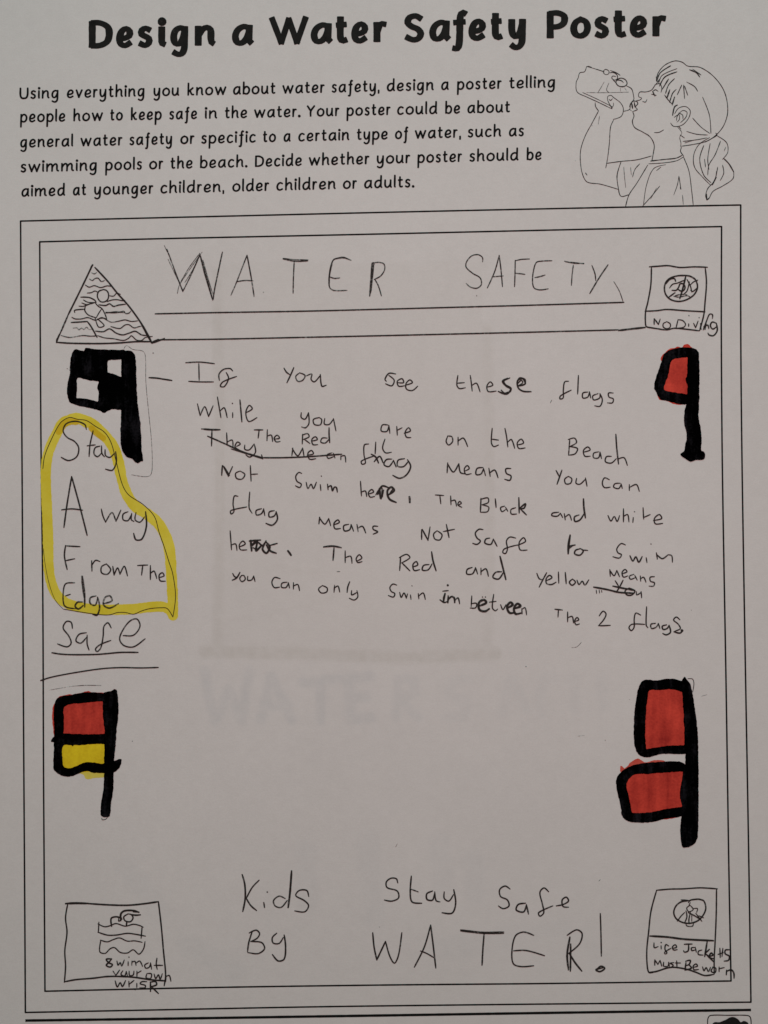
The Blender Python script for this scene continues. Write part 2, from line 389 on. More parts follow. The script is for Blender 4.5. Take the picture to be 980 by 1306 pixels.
for by, bx, sl, ws in LN:
    for it in ws.split(','):
        wd_, a, b_ = it.split(); wd_ = wd_.replace('~', ','); a = float(a); b_ = float(b_)
        gap = 9; tot = sum(GL[c][1] + 5 for c in wd_) + gap*(len(wd_)-1); k = (b_-a)/tot; x = a; M = Mesh()
        for c in wd_:
            wdt = (GL[c][1] + 5)*k
            glyph(M, c, x, x + wdt, by + sl*(x-bx), 11.7, 3.1, sl, 'round', 1.0, lean=0.02)
            x += wdt + gap*k
        M.build('printed_word', m_print, para)

# printed frame lines, footer rule and footer badge
def plines(name, parent, lst, wd, m=None, jit=0.04):
    for s in lst:
        M = Mesh(); pts = [tuple(map(float, t.split(','))) for t in s.split()]
        ribbon(M, pts, wd, 1.0, 2.5e-5, step=4, jit=jit, taper=1, cap='square', pvar=0.04); M.build(name, m or m_print, parent)
fr = empty('outer_border', poster)
plines('border_line', fr, ['26.3,281.8 200,277.6 480,271 760,265 945,261.4', '945,261.4 945.3,440 947,600 951.2,860 955.8,1120 958.2,1278.4', '958.2,1278.4 700,1280.8 430,1283.8 200,1288 32.6,1291.3', '32.6,1291.3 30.8,1000 28.6,640 26.3,281.8'], 2.5)
fr = empty('inner_border', poster)
plines('border_line', fr, ['50.7,308.3 200,304.4 480,298.5 760,292.2 920.6,288.9', '920.6,288.9 920.4,430 921.8,600 926.2,860 929.8,1095 932.8,1251.4', '932.8,1251.4 700,1254.6 480,1256.5 240,1260 57.6,1264.2', '57.6,1264.2 55.9,1000 54.8,760 52.4,560 50.7,308.3'], 2.5)
plines('footer_rule', poster, ['33.5,1301.6 300,1298 640,1293 957.4,1288.3'], 4.0)
badge = empty('footer_badge', poster)
strokes('badge_frame', badge, 'lg', '140,620 140,283 146,205 178,167 420,164 690,166 732,190 745,283 748,620 720,660 170,660 140,620', 1.1, 0.95, m_print, taper=1)
M = Mesh(); poly(M, parse('lg', '205,283 240,258 300,258 350,240 400,220 440,195 500,188 560,215 600,258 640,240 690,258 712,290 720,360 660,420 520,400 400,440 260,400 190,360')[0][0], jit=.1); M.build('badge_cloud', m_title, badge)

# ------------------------------------------------------------------ printed drawing of a girl drinking
girl = empty('girl_drawing', poster)
def gl(name, s, wd=1.4): strokes(name, girl, 'girl', s, wd, 0.95, m_thin, 3e-5, jit=.16, taper=.6)
gl('bottle', '150,98 140,124 116,130 108,155 98,178 103,225 150,250 205,275 277,310;150,98 180,106 240,125;w.8 130,228 205,262 280,300;p.55 w.8 150,228 200,229 290,228 360,226;p.6 w.8 238,175 224,200 208,226;350,195 375,210 385,245 386,262 370,285 365,312 335,322;p.6 w.8 262,180 250,215 262,228;w.7 p.6 318,205 320,222;w.7 p.6 340,205 350,218;w1.1 150,98 160,97 175,102')
gl('hand', '235,120 245,112 262,122 258,136 244,138 234,128 235,118;w1.1 265,130 284,128 302,140 304,158 290,166 276,156 280,146 296,148;w1.3 300,165 322,156 346,166 352,186 336,198 312,196 298,182 300,168 322,168 334,178;268,118 296,128 318,142;282,165 300,182;w.9 255,268 256,248 272,242 284,252 320,280 334,310 325,345 300,358 283,362;262,262 270,268 280,258;255,266 264,285 278,308;193,278 195,298 210,320;w.8 275,308 285,290 284,280')
gl('forearm', '210,320 178,380 142,448 120,520 122,600 135,650 155,676 220,686 310,712;285,365 270,400 264,480 256,550 246,605;p.5 w.7 215,345 208,388;w1.6 145,630 152,640')
gl('face', '515,165 492,192 474,216 445,225 418,225 410,236 412,250 426,256 415,266 400,268;w1.1 400,268 406,284 394,300 404,312 384,322;w1.4 365,300 372,282 386,270 402,274;w2.2 p.9 376,284 380,306;w1.8 388,276 392,300;w1.1 380,322 387,345 379,372 390,402 430,425 468,450 488,490 484,530 476,572;430,272 444,276 452,262;w1.7 480,222 492,246;w1.3 474,236 498,242;w1.2 482,222 494,214 508,222;490,190 515,184 526,205 522,228;488,428 512,427 536,414;365,312 375,320')
gl('ear', '590,335 610,306 645,298 668,318 662,352 636,385 612,396 584,396 570,380;600,368 604,345 630,318 652,326 646,352 620,378;588,352 612,338 614,362 602,376;610,330 630,340 632,360;p.6 605,400 626,428 616,452 622,480 620,500')
gl('hair', 'w1.1 498,168 508,130 540,92 590,70 628,76 655,95 720,103 790,152 840,226 856,318 838,388 800,438 752,470 690,486 625,496;w1.5 500,172 518,130 570,94;510,182 528,142 602,108;w1.5 514,196 542,150 602,124;w1.6 528,212 560,160;w1.3 545,232 560,190 590,158;w1.7 552,256 566,214;w1.4 565,278 580,232 598,212;w1.8 578,290 590,250;w1.8 580,342 590,300 604,290;w1.3 498,150 504,172 516,160;w1.3 540,240 556,262 576,284;w1.2 626,190 604,238;w1.2 635,190 640,258;w1.2 640,195 656,242;650,175 690,198 706,222;w1.5 665,114 698,128 716,150;680,110 722,140;730,250 764,340 772,432;680,355 722,400 766,432;650,422 700,436 756,440;632,472 700,464 752,454;618,440 640,455;w1.4 612,398 622,410;w.8 p.6 700,462 640,480')
gl('ponytail', '766,452 712,488 686,540 690,600 730,650 772,692;800,442 850,478 856,526 830,562;w1.1 736,492 716,560 736,640 772,678;768,482 756,560 762,612;820,470 792,540 762,590 756,640;w1.5 835,556 862,584 886,625;886,620 882,658 830,695 782,722 758,762 746,748 756,708 790,668 806,600;w1.6 750,735 752,764 760,756;830,590 836,630 818,668;780,690 800,650;w.8 846,500 838,520;w1.2 742,476 775,458 802,440 796,430;800,620 796,650 776,690;740,560 745,600')
gl('shirt', '635,550 662,620 676,720 684,792;w1.3 470,570 540,562 600,555 630,540;460,584 540,579 602,568 636,548;w1.1 625,500 620,522 636,545;w1.1 456,590 402,680 362,740 345,798;w.9 430,796 480,740 516,695;w.9 435,788 450,690 486,608 546,588;500,618 522,600;w.9 612,645 604,690 586,740;612,645 622,712 618,700;p.6 630,740 634,788;w.8 p.6 500,705 470,760')
gl('sleeve', 'w1.1 250,582 322,572 402,564 474,545;w1.2 323,572 303,640 308,700 322,746 362,738;p.6 w.8 336,600 340,650 346,704;380,650 392,612 416,584;w.8 p.6 370,600 374,640')

# ------------------------------------------------------------------ pencil heading
def words(name, reg_or_none, items, parent=poster, wd=1.55, press=.85, wname='handwritten_word', m=None, **kw):
    e = empty(name, parent)
    for reg, s in items: strokes(wname, e, reg, s, wd, press, m, **kw)
    return e
words('pencil_heading', None, [
 ('h1', '113,62 160,190 213,328;w.7 p.7 120,125 170,230 213,320;213,325 265,220 320,95;w.7 p.8 200,265 250,180 312,96;w.7 p.55 178,340 190,290 230,225 333,80;w.7 p.8 225,270 275,190 322,90;317,88 350,220 400,382;w.8 322,100 360,230 398,372;w.7 p.8 338,130 375,260 405,360;w1.1 403,375 408,330 430,220 460,80;w.6 p.4 96,38 130,110'),
 ('h1', '614,100 575,200 540,290;p.55 540,290 512,352;w1.1 614,100 640,240 658,358;548,266 600,258 652,260'),
 ('h2', '55,120 120,128 212,130;55,124 130,138 210,136;125,138 120,240 118,338'),
 ('h2', '480,132 440,118 400,120 370,130 352,175 342,250 346,300 365,318 400,322 455,320;w.8 372,124 430,112 470,128;345,235 375,245 410,242;w1.2 365,140 346,220 343,290'),
 ('h2', 'w1.4 612,150 605,250 597,355;w1.2 622,150 612,250 603,335;615,150 650,145 685,155 690,190 665,230 625,252;628,250 650,290 670,355;w.7 608,160 618,145 628,158'),
 ('h3', '166,105 165,85 145,72 115,78 92,105 90,130 120,158 155,180 160,210 140,227 110,222 90,205'),
 ('h3', '243,75 222,150 188,226;243,75 252,150 258,220;210,175 262,170'), ('h3', '317,98 316,160 314,220;317,100 345,94 383,92;318,158 340,160 362,163'),
 ('h3', '487,100 440,102 415,108 403,140 397,190 404,225 430,235 470,230;408,178 430,174 455,166'), ('h3', '545,102 590,112 635,112;w.8 550,106 590,108 635,115;586,120 580,170 577,214'),
 ('h3', '672,122 686,160 690,192;w1.15 747,118 705,180 662,252')], wd=1.5, press=.7, wname='pencil_letter')
strokes('pencil_underline', poster, 'px', '198,400.2 272,398.7 390,396.8 480,394.6 570,392.2 680,389.2 796,385.6;w.6 p.6 783,359 790,371 795,385', 1.8, .92)
strokes('pencil_underline', poster, 'px', '194,437.7 203,434.5 210,431.4;201,433.3 272,432.6 390,430.2 480,428.3 570,426.2 680,423.6 790,420.7;w1.3 789,421.5 805,419.6 823,417.6', 1.8, .92)

tri = empty('triangle_sign_drawing', poster)
strokes('sign_outline', tri, 'tri', '354,82 300,196 220,360 165,470;p.7 165,470 140,530 105,610;90,640 78,662 75,685;105,610 90,640 76,682;375,98 470,200 555,305 640,400 740,540 780,620 815,680;75,683 180,690 400,693 560,688 700,678 815,678;w1.4 345,98 357,78;w1.3 740,540 790,630 815,678;w1.1 815,686 870,660', 2.0, 1.0)
strokes('water_waves', tri, 'tri', 'p.7 350,140 370,148 388,138;332,188 355,200 375,185 400,182 425,208 450,200;300,235 330,252 370,240 420,255 470,242 505,246;315,298 345,295 375,282 395,290;485,318 520,322 545,300 575,308;470,365 510,352 550,350 590,358 610,355;w1.2 405,390 460,395 490,382 520,402 560,392 615,385;w1.2 460,448 520,452 580,446 600,440 615,458 640,455 655,440;p.8 460,455 540,444 600,452;195,487 220,500 270,500 320,490 380,510 430,490 500,525 560,518 610,508 660,520 710,515;500,560 570,575 610,548 640,545 680,570 720,560 745,555;w1.2 380,595 440,600 490,578 540,610 590,625 640,612 690,597 740,625 780,630;p.75 110,630 180,645 280,630 340,635 400,632;400,632 450,648 520,655 600,668 640,650 660,632 700,665 740,668 770,645 825,637;p.4 205,572 235,570 250,585 270,572 290,582 310,565 330,582 350,580', 1.35, .8)
strokes('swimmer', tri, 'tri', 'w1.2 440,272 405,285 394,325 415,362 445,368 475,348 481,305 465,278 438,270;w1.2 265,330 330,333 375,355 385,370;285,352 320,370 370,372;272,375 310,388 350,380 375,372;250,400 285,402 305,392;w1.1 218,450 214,435 240,428 298,424;375,372 400,400 430,420 450,455 468,500;w1.1 300,400 296,435 325,470 380,490;385,370 340,380 305,398;425,425 405,455 385,492;375,488 400,560 425,565 447,550 395,500;w1.3 190,528 250,525 315,520;w1.3 315,520 345,560 392,645;410,498 440,494 468,500', 1.4, .85)

nd = empty('no_diving_sign_drawing', poster)
strokes('sign_outline', nd, 'nd', '185,100 260,95 340,90 440,105 560,100 670,103;203,105 198,250 172,400 155,470 153,560 162,598 215,608;652,110 662,230 650,400 640,500 605,632;150,470 250,465 330,455 480,465 650,474;165,602 250,615 330,625 390,612 450,615 600,632', 1.8, .95)
strokes('diver_symbol', nd, 'nd', 'w1.3 495,172 420,175 350,200 315,250 318,320 360,370 430,388 500,372 560,330 587,270 572,210 530,180 480,170;w1.3 405,220 395,198 355,205 325,240;w1.4 490,175 470,260 440,365;355,275 380,245 420,235 480,210;w1.2 375,295 410,295 430,270 442,242 468,242 484,270 470,298 445,300 420,282;w1.2 345,355 400,315;500,205 528,260 540,310;520,225 500,300 470,330;590,210 555,225 530,248;530,295 548,305 578,280;p.8 390,345 430,352 500,340 525,350;p.7 400,340 450,330 500,332', 1.5, .9)
strokes('sign_caption', nd, 'nd', 'w1.4 226,580 226,532;w1.2 230,535 262,580;262,580 276,535;330,558 303,572 302,600 330,616 358,604 360,575 330,556;425,540 408,612;425,540 465,548 488,580 470,604 405,612;w1.2 514,575 514,595;p.6 515,505;555,570 572,608;572,608 592,552;p.7 600,522;612,570 618,622;w1.1 635,625 665,545 688,495 712,498 712,530;w1.3 640,598 672,585 682,612;w1.3 660,560 650,622;w1.3 745,570 710,560 695,590 715,618 745,600;w1.3 745,570 752,630 722,672 685,668 675,652', 1.45, .85)

# ------------------------------------------------------------------ marker flags
def area_part(name, parent, reg, outer, m, holes=(), base=2.9e-4, jit=.35, extra=()):
    M = Mesh(); pts = lambda s: parse(reg, s)[0][0]
    poly(M, pts(outer), [pts(h) for h in holes], base, jit)
    for e in extra: poly(M, pts(e), (), base, jit)
    return M.build(name, m, parent)
LOW, HI = 1.2e-5, 6.5e-5
ck = empty('checkered_flag_drawing', poster)
area_part('flag_cloth', ck, 'ck', '150,100 175,95 228,108 240,82 300,92 360,95 500,98 545,98 552,130 548,320 545,560 515,568 455,562 425,572 385,592 345,572 240,548 150,525 112,502 98,450 98,380 118,275 118,230 130,140', m_black,
  ('414,184 418,182 520,173 522,176 522,306 518,310 466,290 416,276 413,272', '180,319 250,334 338,346 342,350 330,398 342,420 338,498 334,502 250,482 174,474 171,470 176,400'), HI)
area_part('flag_pole', ck, 'ck', '524,112 560,105 600,110 628,150 640,330 648,500 672,700 680,880 692,968 675,970 645,985 600,950 560,935 525,880 514,800 518,600 522,400', m_black, (), HI + 5e-5)
strokes('pencil_outline', ck, 'ck', '540,90 560,65 610,95 690,110 708,150 712,350 735,600 755,800 762,1000 750,1075 710,1090 600,1075;w1.3 95,245 100,247;110,250 125,268;w1.5 771,122', .7, .48)
strokes('pencil_dash', poster, 'ck', '737,316 800,320 850,328 915,338', 2.0, .98)

rf = empty('red_flag_drawing', poster)
area_part('flag_fabric', rf, 'rf', '215,155 270,112 312,103 345,92 385,103 405,75 432,66 462,80 490,108 520,200 500,600 425,652 340,660 215,620 160,605 140,500 190,260 178,205', m_red, (), LOW)
area_part('flag_outline', rf, 'rf', '215,160 270,122 330,108 400,100 490,108 520,150 520,600 430,655 400,662 330,650 250,628 180,612 125,530 113,490 120,430 170,280 200,185', m_black,
  ('302,217 360,205 436,196 439,200 437,300 434,378 421,400 428,450 444,468 441,510 436,556 432,558 330,543 222,522 207,502 225,440 250,375 276,250',), HI)
area_part('flag_pole', rf, 'rf', '442,150 470,110 520,115 543,140 553,200 556,450 551,700 546,760 566,880 579,1000 574,1112 600,1122 614,1155 592,1198 520,1205 470,1220 425,1198 368,1150 405,1110 412,1080 428,1000 428,930 405,850 414,700 428,655 438,470', m_black, (), HI + 5e-5)

ry = empty('red_and_yellow_flag_drawing', poster)
area_part('flag_fabric', ry, 'ry', '120,240 135,200 170,135 245,112 268,105 300,112 415,84 440,78 470,90 600,110 620,300 610,520 400,530 160,520 124,400', m_red, (), LOW)['label'] = 'red upper half of the flag'
area_part('flag_fabric', ry, 'ry', '190,535 610,535 600,780 480,800 250,800 185,760', m_yellow, (), LOW + 6e-6)['label'] = 'yellow lower half of the flag'
area_part('yellow_bleed', ry, 'ry', '345,812 395,825 412,855 440,868 480,858 540,852 590,845 600,800 480,790 380,790', m_yellowthin, (), LOW - 4e-6)
area_part('flag_outline', ry, 'ry', '170,140 300,110 430,90 570,97 610,95 640,130 650,420 640,700 736,685 725,750 700,785 660,808 582,812 480,808 420,795 320,830 240,843 160,810 130,770 132,540 107,530 125,495 135,480 135,220', m_black,
  ('232,215 400,186 565,171 569,176 578,300 588,458 584,462 400,465 222,456 219,452 224,330', '216,570 290,564 300,572 310,562 370,562 480,552 580,552 584,556 580,722 480,715 400,718 340,745 270,768 228,758 214,735'), HI)
area_part('flag_pole', ry, 'ry', '575,100 600,85 650,78 672,60 698,75 710,260 695,420 682,600 672,700 668,808 665,950 645,1080 632,1192 600,1206 570,1202 552,1185 555,1080 575,950 582,815 582,700 588,460 572,300', m_black, (), HI + 5e-5)
strokes('pencil_outline', ry, 'ry', 'p.35 90,72 200,52 300,36;p.85 300,36 420,28 555,30', .8, .7)
strokes('pencil_tip', ry, 'ry', 'w1.2 562,1212 564,1228 598,1222 612,1205', .8, .7)

rr = empty('two_red_flags_drawing', poster)
area_part('flag_fabric', rr, 'rr', '270,100 560,90 600,300 590,545 300,570 240,520 250,250', m_red, (), LOW)['label'] = 'upper red flag'
area_part('flag_fabric', rr, 'rr', '150,700 590,670 590,985 170,1010 120,800', m_red, (), LOW)['label'] = 'lower red flag'
area_part('red_bleed', rr, 'rr', '118,665 132,668 148,682 190,638 215,620 245,614 290,640 350,625 425,630 430,660 300,670 160,705 122,712', m_redthin, (), LOW - 4e-6)
area_part('flag_outline', rr, 'rr', '290,65 370,70 440,58 500,62 560,85 590,130 600,560 566,580 500,582 400,582 300,605 240,580 213,500 213,330 235,150 260,85', m_black,
  ('318,142 400,138 470,131 543,149 547,153 552,250 560,400 562,514 557,520 460,522 400,530 300,546 296,542 290,450 295,300 305,200',), HI)
area_part('flag_outline', rr, 'rr', '95,740 150,685 230,652 400,635 520,632 568,652 600,700 610,980 540,1015 430,1030 330,1055 180,1052 132,1018 120,950 88,800', m_black,
  ('212,725 300,720 400,712 549,702 552,706 540,780 530,870 545,942 540,947 420,965 330,985 203,991 198,986 175,870 160,790',), HI + 1e-5)
area_part('flag_pole', rr, 'rr', '545,75 562,45 585,72 605,100 640,300 655,450 660,800 655,1150 640,1192 610,1220 560,1232 545,1222 533,1120 540,1010 560,900 566,700 568,560 562,400 553,200', m_black, (), HI + 5.5e-5)
strokes('pencil_outline', rr, 'rr', '585,58 618,60 628,90 620,150', .9, .8)

# ------------------------------------------------------------------ highlighter loop with acrostic
loop = empty('highlighted_note', poster)
def hl(s, wd, m, base, wf=None):
    M = Mesh(); ribbon(M, parse('y1', s)[0][0], wd, 1, base, step=1.2, jit=.05, taper=.95, widths=wf); return M
M = hl('345,95 300,66 250,70 195,98 160,160 130,220 105,290 92,380 92,480 97,600 104,760 107,900 108,980 122,1080 160,1170 230,1225 330,1252 430,1262 540,1262 640,1258 740,1246 820,1244 862,1262 884,1292', 13.2, m_hl, 1e-5); M.build('highlighter_stroke', m_hl, loop)
M = hl('886,1298 884,1180 876,1040 868,920 850,830 800,730 730,668 655,620 600,545 565,440 545,340 510,240 450,165 380,100 310,72', 14.0, m_hl, 1.3e-5); M.build('highlighter_stroke', m_hl, loop)
M = hl('172,150 205,105 240,88 280,88', 8.5, m_hl2, 2e-5); M.build('highlighter_overlap', m_hl2, loop)
M = hl('375,128 410,160 450,190', 8.0, m_hl2, 2e-5); M.build('highlighter_overlap', m_hl2, loop)
for o in [c for c in C.objects if c.name.startswith('highlighter_overlap')]: o.location.z = 1e-5
strokes('pen_outline', loop, 'y1', '73,382 85,300 130,190 180,98 215,70 245,61 290,72 345,80 400,115 460,155 500,220 530,330 570,480 610,545 700,605 770,680 800,780 835,880 860,960 885,1040 902,1180 886,1308;886,1308 850,1255 810,1250 740,1256 690,1270 640,1290 590,1280 540,1280 490,1294 420,1292 300,1275 200,1258;w.7 p.8 200,1258 150,1200 110,1090 85,960 77,880', 1.25, .98, m_pen)
for it in [('y1', '345,135 335,105 280,85 220,100 200,145 225,185 270,210 297,250 285,305 235,330 188,310'), ('y1', '387,145 368,230 362,305;350,238 400,232;430,240 400,250 393,288 415,306 438,285;440,238 442,285 458,306;462,262 465,298 492,310 520,285;528,275 532,340 508,390 465,384'),
  ('y1', 'w1.15 253,430 225,600 205,748;w1.15 253,430 300,600 350,797;190,638 255,632 322,640'), ('y1', '438,632 448,675 465,715;465,715 505,655 530,710;530,710 560,640;605,650 575,665 575,700 605,705 628,665;628,660 626,700 642,710;655,655 650,700 680,715 708,682;w1.15 715,650 720,740 692,820 655,825 640,785'),
  ('y2', 'w1.1 215,175 208,240 225,325;w1.1 215,177 260,180 305,182;215,270 272,258'), ('y2', '378,270 380,335;382,295 402,268 430,275;470,290 440,308 440,345 475,355 497,325 470,290;510,305 518,360;518,360 540,315 555,355;555,355 582,305 602,365'),
  ('y2', '665,300 728,297;697,300 690,360;745,300 745,388;745,350 768,335 785,382;800,375 830,365 820,345 800,360 806,395 838,398'),
  ('y2', 'p.85 272,408 215,415 200,480 205,545 225,562 275,570;p.85 215,490 245,480;w1.9 p.75 318,368 328,450 334,500;w1.2 334,480 335,560;w1.3 p.8 322,528 290,530 275,555 295,572 325,550;p.8 w1.2 405,490 370,502 370,538 400,548 415,505;p.8 w1.2 415,498 428,560 412,610 385,605;w1.2 p.75 455,538 505,520 492,490 462,500 452,545 490,566 545,538')]:
    strokes('handwritten_word', loop, it[0], it[1], 1.7, .84)
words('safe_note', None, [('y2', '258,692 250,655 220,650 200,690 235,740 250,785 225,808 165,790;345,720 300,730 280,770 310,785 345,750;350,735 350,790 362,828;500,690 480,658 455,680 450,740 435,815 412,838 402,822 430,795 498,768;575,738 640,735 680,680 662,635 620,645 575,700 553,760 580,800 640,808 712,758')], wd=1.7, press=.8)
strokes('pen_underline', poster, 'y2', '130,845 180,853 250,857 400,856 480,850 560,843 668,843', 1.9, 1.0)
strokes('pen_underline', poster, 'y2', 'w1.2 60,1018 78,1016;60,1018 130,997 270,970 440,945 560,938 690,940 795,937', 1.7, 1.0)

